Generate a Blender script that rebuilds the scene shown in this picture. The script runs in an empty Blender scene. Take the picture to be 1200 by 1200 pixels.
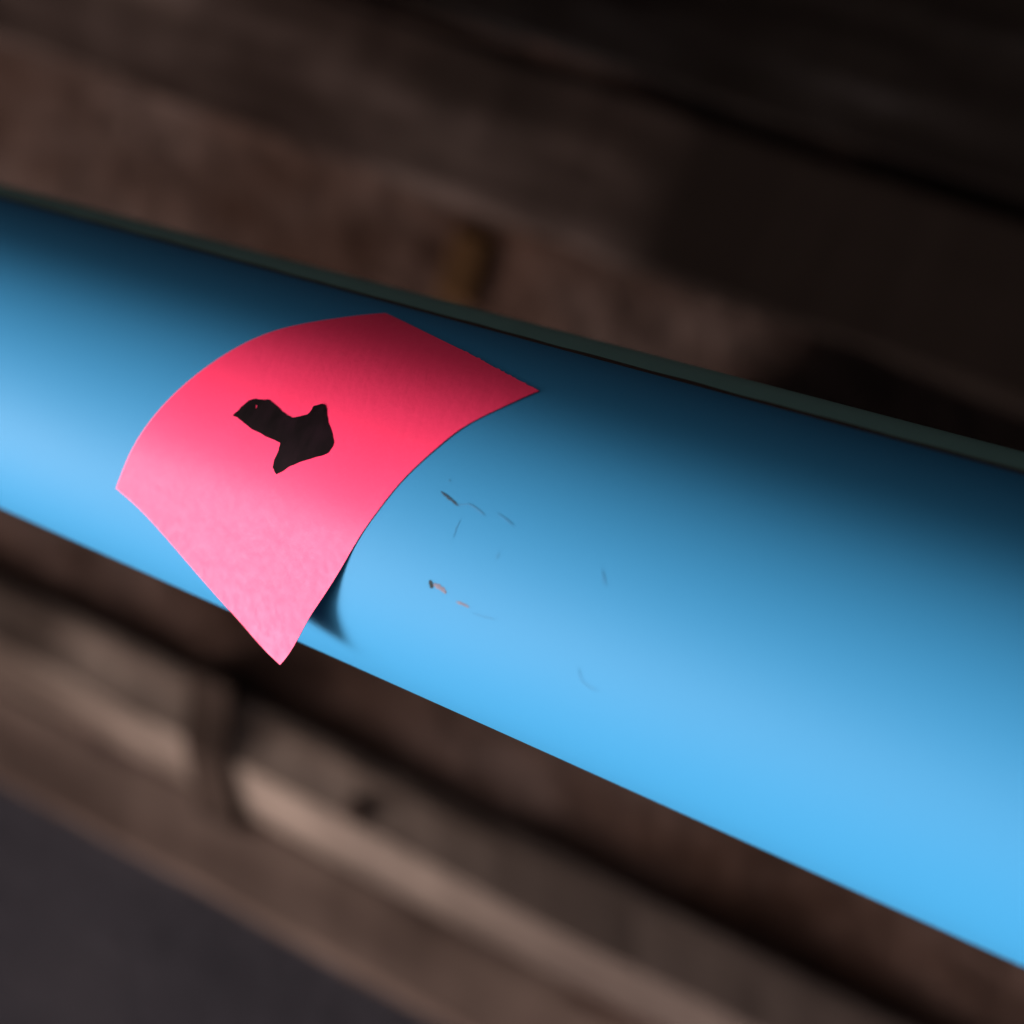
import bpy, bmesh, math, random
from mathutils import Vector, Matrix, noise
from mathutils.geometry import delaunay_2d_cdt

random.seed(7)
scene = bpy.context.scene
COL = scene.collection

# ------------------------------------------------------------------ frame of the place
# camera-space axes (x right, y up, z forward) written in world axes (X along the boards, Z up)
BX = Vector((0.82706087, -0.35111075, -0.43896646))
BY = Vector((0.31467133, 0.93628982, -0.15602349))
BZ = Vector((-0.46578135, 0.00908924, -0.88485316))
CAM_H = 1.656
def W(p):
    p = Vector(p)
    return Vector((p.dot(BX), p.dot(BY), p.dot(BZ) + CAM_H))
def Wd(p):
    return W(p) - Vector((0, 0, CAM_H))

# ------------------------------------------------------------------ camera
cam_data = bpy.data.cameras.new('camera')
cam = bpy.data.objects.new('camera', cam_data)
COL.objects.link(cam)
r_, u_, f_ = Wd((1, 0, 0)), Wd((0, 1, 0)), Wd((0, 0, 1))
m = Matrix((r_, u_, -f_)).transposed().to_4x4()
m.translation = Vector((0, 0, CAM_H))
cam.matrix_world = m
cam_data.sensor_width = 36
cam_data.lens = 36 * 2825.83 / 1200
cam_data.clip_start = 0.02
cam_data.clip_end = 2000
cam_data.dof.use_dof = True
cam_data.dof.focus_distance = 0.497
cam_data.dof.aperture_fstop = 9.5
cam_data.dof.aperture_blades = 7
scene.camera = cam

# ------------------------------------------------------------------ light
PIPE_D = Vector((0.66359808, -0.23104038, -0.71151805))      # along the pipe, towards the right
PIPE_N = Vector((-0.33587515, -0.94187735, -0.00741289))     # across the pipe, picture-down
PIPE_C = Vector((0.66845005, -0.24390041, 0.70262872))       # from the camera to the pipe's axis
SUN = Wd(PIPE_D * -0.71 + PIPE_N * 0.585 - PIPE_C * 0.455).normalized()
sun_data = bpy.data.lights.new('sun', 'SUN')
sun_data.energy = 4.6
sun_data.angle = math.radians(18)
sun_data.color = (1.0, 0.965, 0.92)
sun = bpy.data.objects.new('sun', sun_data)
COL.objects.link(sun)
sun.rotation_mode = 'QUATERNION'
sun.rotation_quaternion = SUN.to_track_quat('Z', 'Y')
sun.location = (-3, -2, 4)

world = bpy.data.worlds.new("World")
scene.world = world
world.use_nodes = True
nt = world.node_tree
bg = nt.nodes['Background']
sky = nt.nodes.new('ShaderNodeTexSky')
sky.sky_type = 'NISHITA'
sky.sun_disc = False
sky.sun_elevation = math.asin(SUN.z)
sky.sun_rotation = math.atan2(SUN.x, SUN.y)
nt.links.new(sky.outputs[0], bg.inputs[0])
sky.air_density = 0.03
sky.dust_density = 8.0
sky.ozone_density = 0.0
bg.inputs[1].default_value = 0.15

scene.view_settings.view_transform = 'Standard'
scene.view_settings.look = 'None'
scene.view_settings.exposure = 0.12
scene.view_settings.gamma = 1.0

# ------------------------------------------------------------------ material helpers
def new_mat(name):
    mt = bpy.data.materials.new(name)
    mt.use_nodes = True
    n = mt.node_tree
    return mt, n, n.nodes['Principled BSDF']

def N(n, kind, **kw):
    x = n.nodes.new(kind)
    for k, v in kw.items():
        setattr(x, k, v)
    return x

def ramp(n, stops):
    x = n.nodes.new('ShaderNodeValToRGB')
    e = x.color_ramp.elements
    while len(e) < len(stops):
        e.new(0.5)
    for el, (p, c) in zip(e, stops):
        el.position = p
        el.color = (*c, 1)
    return x

def mix(n, fac, a, b, mode='MIX'):
    x = N(n, 'ShaderNodeMix', data_type='RGBA', blend_type=mode)
    for sock, v in ((x.inputs['Factor'], fac), (x.inputs[6], a), (x.inputs[7], b)):
        if hasattr(v, 'links'):
            n.links.new(v, sock)
        elif isinstance(v, (tuple, list)):
            sock.default_value = (*v, 1)
        else:
            sock.default_value = v
    return x.outputs[2]

def noise_node(n, scale, detail=4, stretch=None, rough=0.5, offset=0.0):
    tc = N(n, 'ShaderNodeTexCoord')
    mp = N(n, 'ShaderNodeMapping')
    n.links.new(tc.outputs['Object'], mp.inputs['Vector'])
    if stretch:
        mp.inputs['Scale'].default_value = stretch
    mp.inputs['Location'].default_value = (offset, offset * .7, offset * .3)
    t = N(n, 'ShaderNodeTexNoise')
    t.inputs['Scale'].default_value = scale
    t.inputs['Detail'].default_value = detail
    t.inputs['Roughness'].default_value = rough
    n.links.new(mp.outputs[0], t.inputs['Vector'])
    return t.outputs['Fac']

def bump(n, bsdf, height, strength, dist):
    b = N(n, 'ShaderNodeBump')
    b.inputs['Strength'].default_value = strength
    b.inputs['Distance'].default_value = dist
    n.links.new(height, b.inputs['Height'])
    n.links.new(b.outputs[0], bsdf.inputs['Normal'])

def darken_mask(n, x0, x1, y0=-9.0):
    """painted darkening: 0 to 1 between two places along the boards, with a ragged edge"""
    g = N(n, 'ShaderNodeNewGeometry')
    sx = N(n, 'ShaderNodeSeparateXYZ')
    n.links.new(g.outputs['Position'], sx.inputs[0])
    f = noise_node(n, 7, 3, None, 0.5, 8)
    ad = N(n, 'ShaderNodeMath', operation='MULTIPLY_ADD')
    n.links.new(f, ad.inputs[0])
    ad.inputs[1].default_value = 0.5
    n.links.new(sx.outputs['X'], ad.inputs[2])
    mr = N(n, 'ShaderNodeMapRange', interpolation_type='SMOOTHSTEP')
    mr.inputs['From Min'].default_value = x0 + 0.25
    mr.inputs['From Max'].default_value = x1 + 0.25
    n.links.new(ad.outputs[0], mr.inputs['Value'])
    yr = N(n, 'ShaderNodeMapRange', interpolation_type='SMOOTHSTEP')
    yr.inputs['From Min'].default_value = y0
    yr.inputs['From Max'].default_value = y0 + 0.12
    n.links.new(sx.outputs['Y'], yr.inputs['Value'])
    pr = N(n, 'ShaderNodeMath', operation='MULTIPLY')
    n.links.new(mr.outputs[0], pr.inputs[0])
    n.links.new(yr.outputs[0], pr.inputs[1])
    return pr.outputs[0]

def wood_mat(name, dark, mid, light, off=0.0, rough=0.85, grain=26, darken=None):
    mt, n, b = new_mat(name)
    g = noise_node(n, grain, 6, (0.12, 1, 1), 0.6, off)
    blot = noise_node(n, 6.5, 3, (0.45, 1, 1), 0.55, off + 3)
    r = ramp(n, [(0.3, dark), (0.5, mid), (0.7, light)])
    n.links.new(g, r.inputs[0])
    rb = ramp(n, [(0.38, (0.42, 0.38, 0.36)), (0.62, (1.25, 1.2, 1.15))])
    n.links.new(blot, rb.inputs[0])
    c = mix(n, 1.0, r.outputs[0], rb.outputs[0], 'MULTIPLY')
    if darken:
        c = mix(n, darken_mask(n, *darken[0]), c, darken[1])
    n.links.new(c, b.inputs['Base Color'])
    b.inputs['Roughness'].default_value = rough
    b.inputs['Specular IOR Level'].default_value = 0.0
    bump(n, b, g, 0.5, 0.004)
    return mt

def ground_mat(name, a, bcol, ccol, s1, s2, off=0.0, dist=0.02, darken=None):
    mt, n, b = new_mat(name)
    x = noise_node(n, s1, 4, (0.45, 1, 1), 0.6, off)
    y = noise_node(n, s2, 6, None, 0.65, off + 5)
    r1 = ramp(n, [(0.35, a), (0.52, bcol), (0.68, ccol)])
    n.links.new(x, r1.inputs[0])
    r2 = ramp(n, [(0.3, (0.75, 0.73, 0.7)), (0.7, (1.2, 1.15, 1.1))])
    n.links.new(y, r2.inputs[0])
    c = mix(n, 1.0, r1.outputs[0], r2.outputs[0], 'MULTIPLY')
    if darken:
        c = mix(n, darken_mask(n, *darken[0]), c, darken[1])
    n.links.new(c, b.inputs['Base Color'])
    b.inputs['Roughness'].default_value = 0.95
    b.inputs['Specular IOR Level'].default_value = 0.0
    bump(n, b, y, 0.6, dist)
    return mt

# pipe paint
def pipe_paint():
    mt, n, b = new_mat('blue_pipe_paint')
    x = noise_node(n, 9, 4)
    y = noise_node(n, 900, 3)
    c = mix(n, x, (0.028, 0.203, 0.410), (0.034, 0.217, 0.435))
    dust = ramp(n, [(0.66, (0, 0, 0)), (0.8, (1, 1, 1))])
    n.links.new(noise_node(n, 150, 5, None, 0.7, 2), dust.inputs[0])
    fac = N(n, 'ShaderNodeMath', operation='MULTIPLY')
    n.links.new(dust.outputs[0], fac.inputs[0])
    fac.inputs[1].default_value = 0.10
    c = mix(n, fac.outputs[0], c, (0.10, 0.15, 0.2))
    n.links.new(c, b.inputs['Base Color'])
    rr = N(n, 'ShaderNodeMapRange')
    rr.inputs['To Min'].default_value = 0.60
    rr.inputs['To Max'].default_value = 0.68
    n.links.new(x, rr.inputs['Value'])
    n.links.new(rr.outputs[0], b.inputs['Roughness'])
    b.inputs['Specular IOR Level'].default_value = 0.08
    bump(n, b, y, 0.05, 0.0004)
    return mt

def paper():
    mt, n, b = new_mat('pink_paper')
    f1 = noise_node(n, 380, 6, (1, 0.7, 0.8), 0.7)
    f2 = noise_node(n, 60, 4, None, 0.5, 4)
    c = mix(n, f2, (0.98, 0.043, 0.135), (1.0, 0.051, 0.156))
    sp = ramp(n, [(0.6, (0, 0, 0)), (0.75, (1, 1, 1))])
    n.links.new(f1, sp.inputs[0])
    fac = N(n, 'ShaderNodeMath', operation='MULTIPLY')
    n.links.new(sp.outputs[0], fac.inputs[0])
    fac.inputs[1].default_value = 0.12
    c = mix(n, fac.outputs[0], c, (0.8, 0.14, 0.22))
    n.links.new(c, b.inputs['Base Color'])
    rr = N(n, 'ShaderNodeMapRange')
    rr.inputs['From Min'].default_value = 0.3
    rr.inputs['From Max'].default_value = 0.7
    rr.inputs['To Min'].default_value = 0.42
    rr.inputs['To Max'].default_value = 0.54
    n.links.new(noise_node(n, 520, 5, (1, 1, 1), 0.7, 9), rr.inputs['Value'])
    n.links.new(rr.outputs[0], b.inputs['Roughness'])
    b.inputs['Specular IOR Level'].default_value = 0.15
    b.inputs['Specular Tint'].default_value = (0.7, 0.42, 1.0, 1)
    bump(n, b, f1, 0.2, 0.0004)
    return mt

def ink():
    mt, n, b = new_mat('black_marker_ink')
    f = noise_node(n, 260, 5, (1, 0.4, 1), 0.6)
    r = ramp(n, [(0.35, (0.003, 0.0015, 0.002)), (0.7, (0.010, 0.004, 0.0065))])
    n.links.new(f, r.inputs[0])
    n.links.new(r.outputs[0], b.inputs['Base Color'])
    b.inputs['Roughness'].default_value = 0.7
    b.inputs['Specular IOR Level'].default_value = 0.02
    return mt

def plain(name, col, rough=0.6, spec=0.3, var=0.25, scale=60):
    mt, n, b = new_mat(name)
    f = noise_node(n, scale, 4)
    lo = tuple(v * (1 - var) for v in col)
    hi = tuple(min(1, v * (1 + var)) for v in col)
    n.links.new(mix(n, f, lo, hi), b.inputs['Base Color'])
    b.inputs['Roughness'].default_value = rough
    b.inputs['Specular IOR Level'].default_value = spec
    return mt

M_PIPE = pipe_paint()
M_PAPER = paper()
M_INK = ink()
M_BEAD = plain('gap_shade_dark', (0.035, 0.022, 0.019), 0.8, 0.1)  # near-black tone standing for shade in the gap behind the pipe
M_COND = plain('grey_green_conduit_paint', (0.105, 0.225, 0.21), 0.6, 0.3, 0.1)
M_SCRATCH = plain('dark_scratch', (0.030, 0.055, 0.085), 0.8, 0.1, 0.5, 700)
M_FAINT = plain('faint_scratch', (0.031, 0.172, 0.345), 0.7, 0.2, 0.3, 700)
M_CHIP = plain('pinkish_primer_chip', (0.16, 0.15, 0.20), 0.8, 0.1, 0.4, 900)
M_CHIPDARK = plain('dark_chip', (0.02, 0.03, 0.035), 0.8, 0.1, 0.3, 900)
M_ASPHALT = ground_mat('asphalt', (0.025, 0.0235, 0.0295), (0.033, 0.0305, 0.038), (0.043, 0.039, 0.047), 5, 60)
M_SOIL = ground_mat('brown_soil', (0.030, 0.0165, 0.013), (0.053, 0.033, 0.0285), (0.080, 0.055, 0.050), 11, 30, 1.7, darken=((-0.90, -0.62, -0.34), (0.0030, 0.0021, 0.0020)))  # shade at the upper right is painted into the soil colour
M_WOOD_A = wood_mat('weathered_pale_timber', (0.088, 0.068, 0.060), (0.150, 0.116, 0.102), (0.212, 0.165, 0.147), 7.7, darken=((-1.0, -0.45), (0.075, 0.055, 0.049)))  # colour gets darker towards the right end
M_WOOD_B = wood_mat('brown_timber', (0.05, 0.034, 0.030), (0.075, 0.053, 0.047), (0.10, 0.072, 0.063), 2.2)
M_WOOD_C = wood_mat('creosoted_timber', (0.022, 0.015, 0.013), (0.048, 0.034, 0.031), (0.088, 0.064, 0.060), 4.1, darken=((-1.15, -0.7), (0.0075, 0.0052, 0.0045)))  # right part carries painted shade in its base colour
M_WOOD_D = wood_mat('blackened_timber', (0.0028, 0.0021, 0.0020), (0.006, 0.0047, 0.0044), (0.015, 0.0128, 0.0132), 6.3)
M_IRON = plain('rusty_iron', (0.036, 0.024, 0.020), 0.95, 0.0, 0.4, 40)
M_STAKE = plain('ochre_stake_wood', (0.036, 0.018, 0.0085), 0.9, 0.0, 0.35, 60)

# ------------------------------------------------------------------ object helpers
def tag(o, label=None, cat=None, group=None, kind=None):
    if label: o['label'] = label
    if cat: o['category'] = cat
    if group: o['group'] = group
    if kind: o['kind'] = kind
    return o

def empty(name, loc):
    o = bpy.data.objects.new(name, None)
    COL.objects.link(o)
    o.location = loc
    o.empty_display_size = 0.05
    return o

def mesh_obj(name, verts, faces, mat, parent=None, loc=None, smooth=True):
    """verts in world space; the object's origin is its parent's origin, or loc"""
    org = Vector(parent.location) if parent is not None and parent.parent is None else Vector(loc or (0, 0, 0))
    me = bpy.data.meshes.new(name)
    me.from_pydata([tuple(Vector(v) - org) for v in verts], [], faces)
    me.validate()
    bm = bmesh.new()
    bm.from_mesh(me)
    bmesh.ops.recalc_face_normals(bm, faces=bm.faces)
    bm.to_mesh(me)
    bm.free()
    for p in me.polygons:
        p.use_smooth = smooth
    me.materials.append(mat)
    o = bpy.data.objects.new(name, me)
    COL.objects.link(o)
    if parent is not None:
        o.parent = parent
    else:
        o.location = org
    return o

def extrude_profile(name, prof, x0, x1, mat, parent=None, loc=None, nseg=160, jit=0.003, skew=None, seed=0.0):
    """closed (Y, Z) profile swept along X with uneven, worn edges"""
    k = len(prof)
    vs, fs = [], []
    for i in range(nseg + 1):
        x = x0 + (x1 - x0) * i / nseg
        for j, (y, z) in enumerate(prof):
            nv = noise.noise_vector(Vector((x * 5, j * 7.3 + seed, seed)))
            nw = noise.noise_vector(Vector((x * 22, j * 3.1 + seed, seed + 9)))
            vs.append((x + (skew(y) if skew else 0), y + jit * (nv.y + .5 * nw.y), z + jit * (nv.z + .5 * nw.z)))
    for i in range(nseg):
        for j in range(k):
            a, b = i * k + j, i * k + (j + 1) % k
            fs.append((a, b, b + k, a + k))
    fs.append(tuple(range(k)))
    fs.append(tuple(nseg * k + j for j in reversed(range(k))))
    return mesh_obj(name, vs, fs, mat, parent, loc, smooth=False)

# ------------------------------------------------------------------ ground
def sheet(name, x0, x1, y0, y1, z, mat):
    return tag(mesh_obj(name, [(x0, y0, z), (x1, y0, z), (x1, y1, z), (x0, y1, z)], [(0, 1, 2, 3)], mat, smooth=False), kind='structure')

sheet('asphalt_ground', -300, 300, -300, -0.640, 0.0, M_ASPHALT)

def soil():
    vs, fs = [], []
    ys = [-0.62 + 0.02 * i for i in range(60)] + [0.8, 1.2, 2, 4, 10, 40, 300]
    xs = [-300, -40, -10, -5, -3, -2.4] + [-2 + 0.02 * i for i in range(110)] + [0.3, 0.6, 1.2, 2, 4, 10, 40, 300]
    for y in ys:
        for x in xs:
            h = 0.0
            if -2.6 < x < 0.7 and y < 0.9:
                h = 0.005 * noise.fractal(Vector((x * 9, y * 9, 3.3)), 1.0, 2.0, 4)
            vs.append((x, y, 0.008 + h))
    nx = len(xs)
    for j in range(len(ys) - 1):
        for i in range(nx - 1):
            a = j * nx + i
            fs.append((a, a + 1, a + nx + 1, a + nx))
    return tag(mesh_obj('soil_ground', vs, fs, M_SOIL), kind='structure')
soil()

# ------------------------------------------------------------------ timbers on the ground
kerb = empty('timber_kerb', (-0.9, -0.6, -0.06))
tag(kerb, 'pale weathered timber kerb with a bevelled edge along the grey asphalt', 'timber kerb')
# the upper board with a bevel towards the asphalt, the lower board in front of it
extrude_profile('upper_board', [(-0.526, 0.020), (-0.566, 0.032), (-0.609, 0.009), (-0.609, -0.09), (-0.526, -0.09)], -3.0, 1.2, M_WOOD_A, kerb, seed=1.0)
extrude_profile('edge_strip', [(-0.517, 0.023), (-0.526, 0.027), (-0.525, -0.09), (-0.517, -0.09)], -3.0, 1.2, M_WOOD_A, kerb, jit=0.002, seed=2.0)
extrude_profile('lower_board', [(-0.612, 0.010), (-0.678, 0.010), (-0.689, 0.003), (-0.689, -0.09), (-0.612, -0.09)], -3.0, 1.2, M_WOOD_B, kerb, seed=3.0)
# dark bolt head in the upper board
def bolt(parent, x, y, z, r):
    vs, fs = [], []
    n = 12
    for (rr, zz) in ((r, 0), (r, .006), (r * .6, .010)):
        for i in range(n):
            a = math.tau * i / n
            vs.append((x + rr * math.cos(a), y + rr * math.sin(a), z + zz))
    for k in range(2):
        for i in range(n):
            fs.append((k * n + i, k * n + (i + 1) % n, (k + 1) * n + (i + 1) % n, (k + 1) * n + i))
    fs.append(tuple(2 * n + i for i in range(n)))
    fs.append(tuple(reversed(range(n))))
    return mesh_obj('bolt_head', vs, fs, M_IRON, parent)
bolt(kerb, -0.852, -0.556, 0.024, 0.012)

# iron strap bent over the kerb
st = empty('iron_strap', (-1.0, -0.57, 0.0))
tag(st, 'dark rusty iron strap bent over the pale timber kerb', 'strap')
path = [(-0.500, -0.05), (-0.503, 0.034), (-0.510, 0.038), (-0.532, 0.0355), (-0.568, 0.0375), (-0.614, 0.0145), (-0.624, 0.0135)]
inner = [(y, z - 0.005) for y, z in path]
inner[0] = (-0.505, -0.05); inner[1] = (-0.508, 0.030)
prof = path + list(reversed(inner))
extrude_profile('strap_band', prof, -0.021, 0.021, M_IRON, st, nseg=3, jit=0.0006, skew=lambda y: -1.012 + (-0.52 - y) * 0.28, seed=4.0)

# dark planks beyond the pipe
def plank(y0, y1, z, mat, label, seed):
    o = empty('dark_plank', (-0.8, (y0 + y1) / 2, -0.07))
    tag(o, label, 'plank')
    extrude_profile('board', [(y0, z - .012), (y0 + .012, z), (y1 - .008, z + .002), (y1, z - .008), (y1, z - .05), (y0, z - .05)], -3.0, 1.4, mat, o, jit=0.004, seed=seed)
    return o
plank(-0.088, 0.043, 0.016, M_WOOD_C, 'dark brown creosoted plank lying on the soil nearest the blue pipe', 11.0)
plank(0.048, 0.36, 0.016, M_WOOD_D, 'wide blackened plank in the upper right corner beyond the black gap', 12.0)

# ochre stake by the pipe
def stake():
    o = empty('wooden_stake', (-0.955, -0.13, -0.07))
    tag(o, 'short ochre brown wooden stake standing in the soil behind the blue pipe', 'stake')
    vs = []
    for z, h in ((-0.09, .017), (0.006, .018), (0.010, .014)):
        for sx, sy in ((-1, -1), (1, -1), (1, 1), (-1, 1)):
            vs.append((-0.925 + sx * h, -0.146 + sy * h * 1.7 + (0.02 if z > -.05 else 0), z))
    fs = []
    for k in range(2):
        for i in range(4):
            fs.append((k * 4 + i, k * 4 + (i + 1) % 4, k * 4 + 4 + (i + 1) % 4, k * 4 + 4 + i))
    fs += [(8, 9, 10, 11), (3, 2, 1, 0)]
    mesh_obj('shaft', vs, fs, M_STAKE, o, smooth=False)
stake()

# ------------------------------------------------------------------ blue pipe
R = 0.0397
DIST = 9.057685442595446
def pipe_pt(a, s, rad=1.0):
    """a along the pipe, s round it (0 faces the camera, + is picture-down), in pipe radii"""
    return W((PIPE_C * DIST + PIPE_D * a + PIPE_N * (rad * math.sin(s)) - PIPE_C * (rad * math.cos(s))) * R)

A0, A1 = -104.0, 10.0
pipe = empty('blue_pipe', pipe_pt(A0, 0, 0))
tag(pipe, 'long bright blue painted pipe crossing the whole picture with the pink note on it', 'pipe')

def tube(name, centre, rad, a_list, n, mat, parent, thick=None):
    """round tube parallel to the pipe; centre (q, r) across it in pipe radii"""
    vs, fs = [], []
    rings = [(a, rad) for a in a_list]
    if thick:
        rings = [(a_list[0], rad - thick)] + rings + [(a_list[-1], rad - thick)]
    for a, rr in rings:
        for i in range(n):
            t = math.tau * i / n
            q, r = centre[0] + rr * math.sin(t), centre[1] + rr * math.cos(t)
            vs.append(W((PIPE_C * DIST + PIPE_D * a + PIPE_N * q - PIPE_C * r) * R))
    for k in range(len(rings) - 1):
        for i in range(n):
            fs.append((k * n + i, k * n + (i + 1) % n, (k + 1) * n + (i + 1) % n, (k + 1) * n + i))
    fs.append(tuple(range(n)))
    fs.append(tuple((len(rings) - 1) * n + i for i in reversed(range(n))))
    return mesh_obj(name, vs, fs, mat, parent)

tube('tube', (0, 0), 1.0, [A0, -60, -40, -30, -20, -15, -12, -10, -8, -6, -4, 0, A1], 256, M_PIPE, pipe, thick=0.06)

def bead():  # added strand: draws the dark shaded gap between pipe and conduit
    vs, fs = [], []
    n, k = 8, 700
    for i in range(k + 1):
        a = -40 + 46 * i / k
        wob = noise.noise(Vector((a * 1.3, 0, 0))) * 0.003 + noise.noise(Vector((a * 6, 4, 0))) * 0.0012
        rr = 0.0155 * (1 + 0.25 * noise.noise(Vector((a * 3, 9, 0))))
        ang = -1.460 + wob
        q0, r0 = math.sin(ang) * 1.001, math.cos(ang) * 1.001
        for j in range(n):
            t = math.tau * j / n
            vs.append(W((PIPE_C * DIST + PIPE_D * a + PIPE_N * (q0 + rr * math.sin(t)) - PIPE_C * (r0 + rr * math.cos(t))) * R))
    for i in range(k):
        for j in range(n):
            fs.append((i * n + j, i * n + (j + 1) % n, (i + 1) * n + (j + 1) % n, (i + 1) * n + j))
    mesh_obj('gap_shade_bead', vs, fs, M_BEAD, pipe)
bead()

# scratches and chips in the paint, thin pieces lying on the tube
def ribbon(name, pts, w, mat, seed, lift=1.0012, taper=True):
    pts = [Vector((p[0], p[1])) for p in pts]
    dense = []
    for p, q in zip(pts[:-1], pts[1:]):
        for k in range(6):
            dense.append(p.lerp(q, k / 6))
    dense.append(pts[-1])
    vs, fs = [], []
    n = len(dense)
    for i, p in enumerate(dense):
        t = (dense[min(i + 1, n - 1)] - dense[max(i - 1, 0)]).normalized()
        nn = Vector((-t.y, t.x))
        u = i / (n - 1)
        ww = w * (0.55 + 0.9 * abs(noise.noise(Vector((u * 9 + seed, seed * 3.1, 0)))) )
        if taper:
            ww *= min(1, 5 * u + .15) * min(1, 5 * (1 - u) + .15)
        j = nn * (0.35 * w * noise.noise(Vector((u * 12, seed, 5))))
        for sgn in (-1, 1):
            c = p + j + nn * sgn * ww * .5
            vs.append(pipe_pt(c.x, c.y, lift))
        c = p + j
        vs.append(pipe_pt(c.x, c.y, lift + 0.0012))
    for i in range(n - 1):
        a = i * 3
        fs.append((a, a + 3, a + 5, a + 2))
        fs.append((a + 2, a + 5, a + 4, a + 1))
    return mesh_obj(name, vs, fs, mat, pipe)

PX = 0.0043
ribbon('scratch', [(-8.6778, -0.0652), (-8.6401, -0.0563), (-8.5981, -0.0471), (-8.5575, -0.0362), (-8.5217, -0.0256)], 4.2 * PX, M_SCRATCH, 1)
ribbon('scratch', [(-8.4673, -0.0538), (-8.4229, -0.05), (-8.375, -0.0397), (-8.3262, -0.0268)], 2.6 * PX, M_FAINT, 2)
ribbon('scratch', [(-8.5284, -0.0299), (-8.4658, -0.0512)], 1.6 * PX, M_FAINT, 3)
ribbon('scratch', [(-8.477, 0.0366), (-8.487, 0.0752), (-8.4876, 0.1257)], 1.4 * PX, M_FAINT, 4)
ribbon('paint_chip', [(-8.6102, 0.372), (-8.5953, 0.3915), (-8.5828, 0.4056)], 9 * PX, M_CHIPDARK, 5)
ribbon('paint_chip', [(-8.5805, 0.3862), (-8.5408, 0.3857), (-8.51, 0.3921), (-8.4792, 0.4013)], 9 * PX, M_CHIP, 6)
ribbon('paint_chip', [(-8.4072, 0.4285), (-8.3754, 0.4257), (-8.3393, 0.426), (-8.3034, 0.4278)], 4.0 * PX, M_CHIP, 7)
ribbon('scratch', [(-8.286, 0.452), (-8.2023, 0.4477), (-8.1156, 0.438)], 1.3 * PX, M_FAINT, 8)
ribbon('scratch', [(-7.4774, 0.0295), (-7.4588, 0.0587), (-7.4319, 0.0921)], 2.2 * PX, M_FAINT, 9)
ribbon('scratch', [(-7.53, 0.5145), (-7.5263, 0.5492), (-7.5134, 0.5758), (-7.4725, 0.5863), (-7.4066, 0.5918)], 1.8 * PX, M_FAINT, 10)
ribbon('scratch', [(-8.6601, -0.1308), (-8.6455, -0.1282)], 2.6 * PX, M_FAINT, 12)
ribbon('scratch', [(-8.1548, 0.1205), (-8.1623, 0.1504)], 1.6 * PX, M_FAINT, 14)
ribbon('scratch', [(-8.2492, -0.0563), (-8.1807, -0.0441), (-8.12, -0.0261)], 1.4 * PX, M_FAINT, 15)

# ------------------------------------------------------------------ grey conduit behind the pipe
cq, cr, crad = -0.916, -0.935, 0.30
con = empty('grey_conduit', W((PIPE_C * DIST + PIPE_D * A0 + PIPE_N * cq - PIPE_C * cr) * R))
tag(con, 'thin dull grey green conduit running right behind the top edge of the blue pipe', 'conduit')
tube('conduit_tube', (cq, cr), crad, [A0, -60, -40, -20, -10, 0, A1], 64, M_COND, con, thick=0.03)

# ------------------------------------------------------------------ pink note
S0, S1, K1, K2 = 0.33, 0.83, 0, 0.15
NP = 1600
_ss = [-2.2 + 4.4 * i / (NP - 1) for i in range(NP)]
_q, _r, _t = [math.sin(-2.2)], [math.cos(-2.2)], [-2.2]
def _k(s):
    k = 1.0
    for b, kk in ((S0, K1), (S1, K2)):
        w = 1 / (1 + math.exp(-(s - b) / .04))
        k = k * (1 - w) + kk * w
    return k
for i in range(1, NP):
    h = _ss[i] - _ss[i - 1]
    t = _t[-1] + .5 * (_k(_ss[i]) + _k(_ss[i - 1])) * h
    _q.append(_q[-1] + .5 * (math.cos(t) + math.cos(_t[-1])) * h)
    _r.append(_r[-1] - .5 * (math.sin(t) + math.sin(_t[-1])) * h)
    _t.append(t)
def note_pt(a, s, off=0.0):
    """the sheet hugs the pipe at its glued top and springs off it further down"""
    x = (s + 2.2) / 4.4 * (NP - 1)
    i = max(0, min(NP - 2, int(x)))
    w = x - i
    q, r, t = (v[i] * (1 - w) + v[i + 1] * w for v in (_q, _r, _t))
    q += off * math.sin(t)
    r += off * math.cos(t)
    return W((PIPE_C * DIST + PIPE_D * a + PIPE_N * q - PIPE_C * r) * R)

E_L = [(-10.17, -1.1027), (-10.312, -0.896), (-10.5617, -0.6834), (-10.7156, -0.5004), (-10.8535, -0.3027), (-11.0159, -0.0751), (-11.1733, 0.1554), (-11.2911, 0.3444), (-11.3899, 0.5471)]
E_R = [(-8.5482, -0.769), (-8.6357, -0.5937), (-8.7691, -0.4141), (-8.8465, -0.2564), (-8.9643, -0.06), (-9.064, 0.1216), (-9.1728, 0.2899), (-9.3018, 0.5021), (-9.4153, 0.6685), (-9.5325, 0.8293), (-9.6441, 1.0242), (-9.7408, 1.1327)]
E_T = [(-10.17, -1.1027), (-9.6316, -0.9845), (-9.2092, -0.9018), (-8.8418, -0.8224), (-8.5482, -0.769)]
E_B = [(-11.3899, 0.5471), (-11.1361, 0.5981), (-10.8819, 0.7007), (-10.5469, 0.8325), (-10.2735, 0.9453), (-10.0769, 1.0027), (-9.9288, 1.0862), (-9.7408, 1.1327)]

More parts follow.
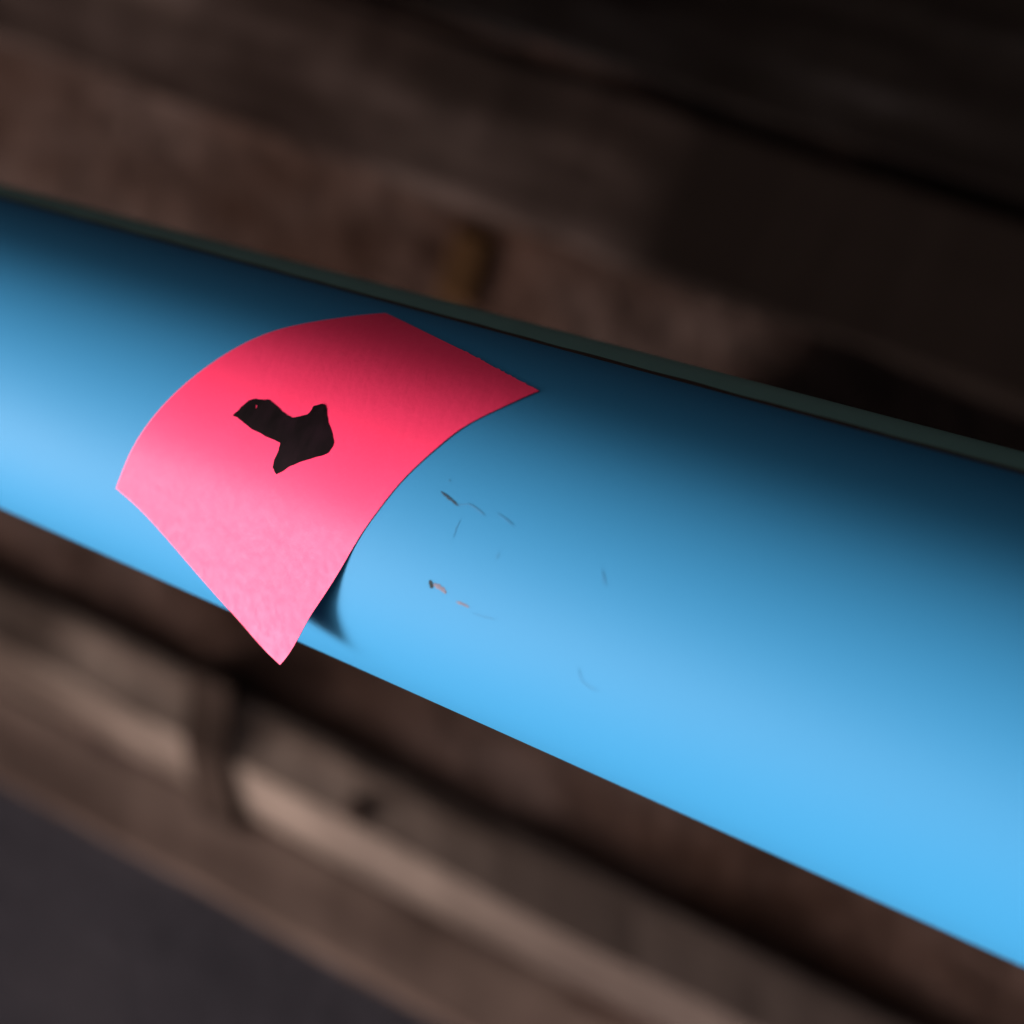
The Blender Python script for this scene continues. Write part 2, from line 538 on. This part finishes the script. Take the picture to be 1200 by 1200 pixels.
def curve(pts, smooth_passes=2):
    """even, lightly smoothed polyline as a function of 0..1"""
    p = [Vector(v) for v in pts]
    dense = []
    n = len(p)
    for i in range(n - 1):
        p0, p1, p2, p3 = p[max(i - 1, 0)], p[i], p[i + 1], p[min(i + 2, n - 1)]
        for k in range(16):
            t = k / 16
            dense.append(.5 * ((2 * p1) + (p2 - p0) * t + (2 * p0 - 5 * p1 + 4 * p2 - p3) * t * t + (3 * p1 - p0 - 3 * p2 + p3) * t ** 3))
    dense.append(p[-1])
    for _ in range(smooth_passes * 30):
        dense = [dense[0]] + [(dense[i - 1] + 2 * dense[i] + dense[i + 1]) / 4 for i in range(1, len(dense) - 1)] + [dense[-1]]
    cum = [0]
    for a, b in zip(dense[:-1], dense[1:]):
        cum.append(cum[-1] + (b - a).length)
    def f(u):
        d = u * cum[-1]
        for i in range(len(cum) - 1):
            if d <= cum[i + 1] or i == len(cum) - 2:
                w = (d - cum[i]) / max(1e-9, cum[i + 1] - cum[i])
                return dense[i].lerp(dense[i + 1], min(1, max(0, w)))
    return f

def make_note():
    fl, fr, ft, fb = curve(E_L), curve(E_R), curve(E_T, 1), curve(E_B, 9)
    nu, nv = 72, 84
    vs, fs = [], []
    P00, P10, P01, P11 = Vector(E_L[0]), Vector(E_R[0]), Vector(E_L[-1]), Vector(E_R[-1])
    rows = []
    for j in range(nv + 1):
        v = j / nv
        L, Rr = fl(v), fr(v)
        for i in range(nu + 1):
            u = i / nu
            T, B = ft(u), fb(u)
            c = (1 - v) * T + v * B + (1 - u) * L + u * Rr - ((1 - u) * (1 - v) * P00 + u * (1 - v) * P10 + (1 - u) * v * P01 + u * v * P11)
            if j == 0 and i > nu * .5:      # torn glue edge
                c = c + Vector((0.0, -0.02 * max(0, noise.noise(Vector((u * 40, 2, 0)))) - 0.045 * max(0, noise.noise(Vector((u * 90, 7, 0))) - .35)))
            vs.append(note_pt(c.x, c.y, 0.004))
    for j in range(nv):
        for i in range(nu):
            a = j * (nu + 1) + i
            fs.append((a, a + 1, a + nu + 2, a + nu + 1))
    root = empty('sticky_note', pipe_pt(-9.9, -0.1, 1.0))
    tag(root, 'bright pink square sticky note with a black marker arrow stuck to the blue pipe', 'sticky note')
    o = mesh_obj('paper_sheet', vs, fs, M_PAPER, root)
    sol = o.modifiers.new('thickness', 'SOLIDIFY')
    sol.thickness = 0.00011
    sol.offset = 0
    es = o.modifiers.new('crisp_edges', 'EDGE_SPLIT')
    es.split_angle = math.radians(35)
    return root
note = make_note()

ARROW = [(-10.4394, -0.0803), (-10.4164, -0.1163), (-10.3888, -0.1538), (-10.3691, -0.1851), (-10.328, -0.2069), (-10.2707, -0.2125), (-10.2189, -0.2245), (-10.1533, -0.2148), (-10.0894, -0.1976), (-10.0171, -0.1779), (-9.9598, -0.1768), (-9.9022, -0.1974), (-9.8663, -0.2179), (-9.8541, -0.2453), (-9.86, -0.2689), (-9.8251, -0.2925), (-9.7827, -0.2951), (-9.7504, -0.2777), (-9.716, -0.2364), (-9.6725, -0.2033), (-9.6131, -0.1606), (-9.5732, -0.1284), (-9.5603, -0.0996), (-9.5755, -0.0602), (-9.6177, -0.0349), (-9.6992, 0.0015), (-9.7666, 0.0367), (-9.8361, 0.0722), (-9.8827, 0.1089), (-9.9238, 0.1378), (-9.9504, 0.1243), (-9.9685, 0.1065), (-9.9707, 0.0631), (-9.9626, 0.017), (-9.9677, -0.0289), (-10.0504, -0.0306), (-10.144, -0.0369), (-10.2411, -0.0474), (-10.3324, -0.0642), (-10.3983, -0.08)]

def make_arrow():
    p = [Vector(v) for v in ARROW]
    n = len(p)
    out = []
    for i in range(n):
        p0, p1, p2, p3 = p[i - 1], p[i], p[(i + 1) % n], p[(i + 2) % n]
        for k in range(5):
            t = k / 5
            c = .5 * ((2 * p1) + (p2 - p0) * t * .8 + (2 * p0 - 5 * p1 + 4 * p2 - p3) * t * t * .8 + (3 * p1 - p0 - 3 * p2 + p3) * t ** 3 * .8) if False else p1.lerp(p2, t)
            nv = noise.noise_vector(Vector((c.x * 38, c.y * 38, 1)))
            nw = noise.noise_vector(Vector((c.x * 110, c.y * 110, 4)))
            out.append(c + Vector((nv.x, nv.y)) * 0.0065 + Vector((nw.x, nw.y)) * 0.003)
    for _ in range(1):
        out = [(out[i - 1] + 2 * out[i] + out[(i + 1) % len(out)]) / 4 for i in range(len(out))]
    # a small bare fleck near the tail is left as a hole
    hole = [Vector((-10.285 + 0.007 * math.cos(t) + 0.006 * math.sin(t), -0.168 + 0.011 * math.sin(t))) for t in [math.tau * k / 9 for k in range(9)]]
    pts = out + hole
    m_, h_ = len(out), len(hole)
    edges = [(i, (i + 1) % m_) for i in range(m_)] + [(m_ + i, m_ + (i + 1) % h_) for i in range(h_)]
    x = -10.4
    inner = []
    while x < -9.5:
        y = -0.3
        while y < 0.17:
            inner.append(Vector((x, y)))
            y += 0.022
        x += 0.022
    vv, ee, ff, *_ = delaunay_2d_cdt(pts + inner, edges, [], 1, 1e-5)
    def inside(c, poly):
        r = False
        for a, b in zip(poly, poly[1:] + poly[:1]):
            if (a.y > c.y) != (b.y > c.y) and c.x < (b.x - a.x) * (c.y - a.y) / (b.y - a.y) + a.x:
                r = not r
        return r
    keep = []
    for f in ff:
        c = sum((vv[i] for i in f), Vector((0, 0))) / len(f)
        if inside(c, out) and not inside(c, hole):
            keep.append(tuple(f))
    used = sorted({i for f in keep for i in f})
    idx = {v: k for k, v in enumerate(used)}
    verts = [note_pt(vv[i].x, vv[i].y, 0.0075) for i in used]
    mesh_obj('arrow_mark', verts, [tuple(idx[i] for i in f) for f in keep], M_INK, note)
make_arrow()
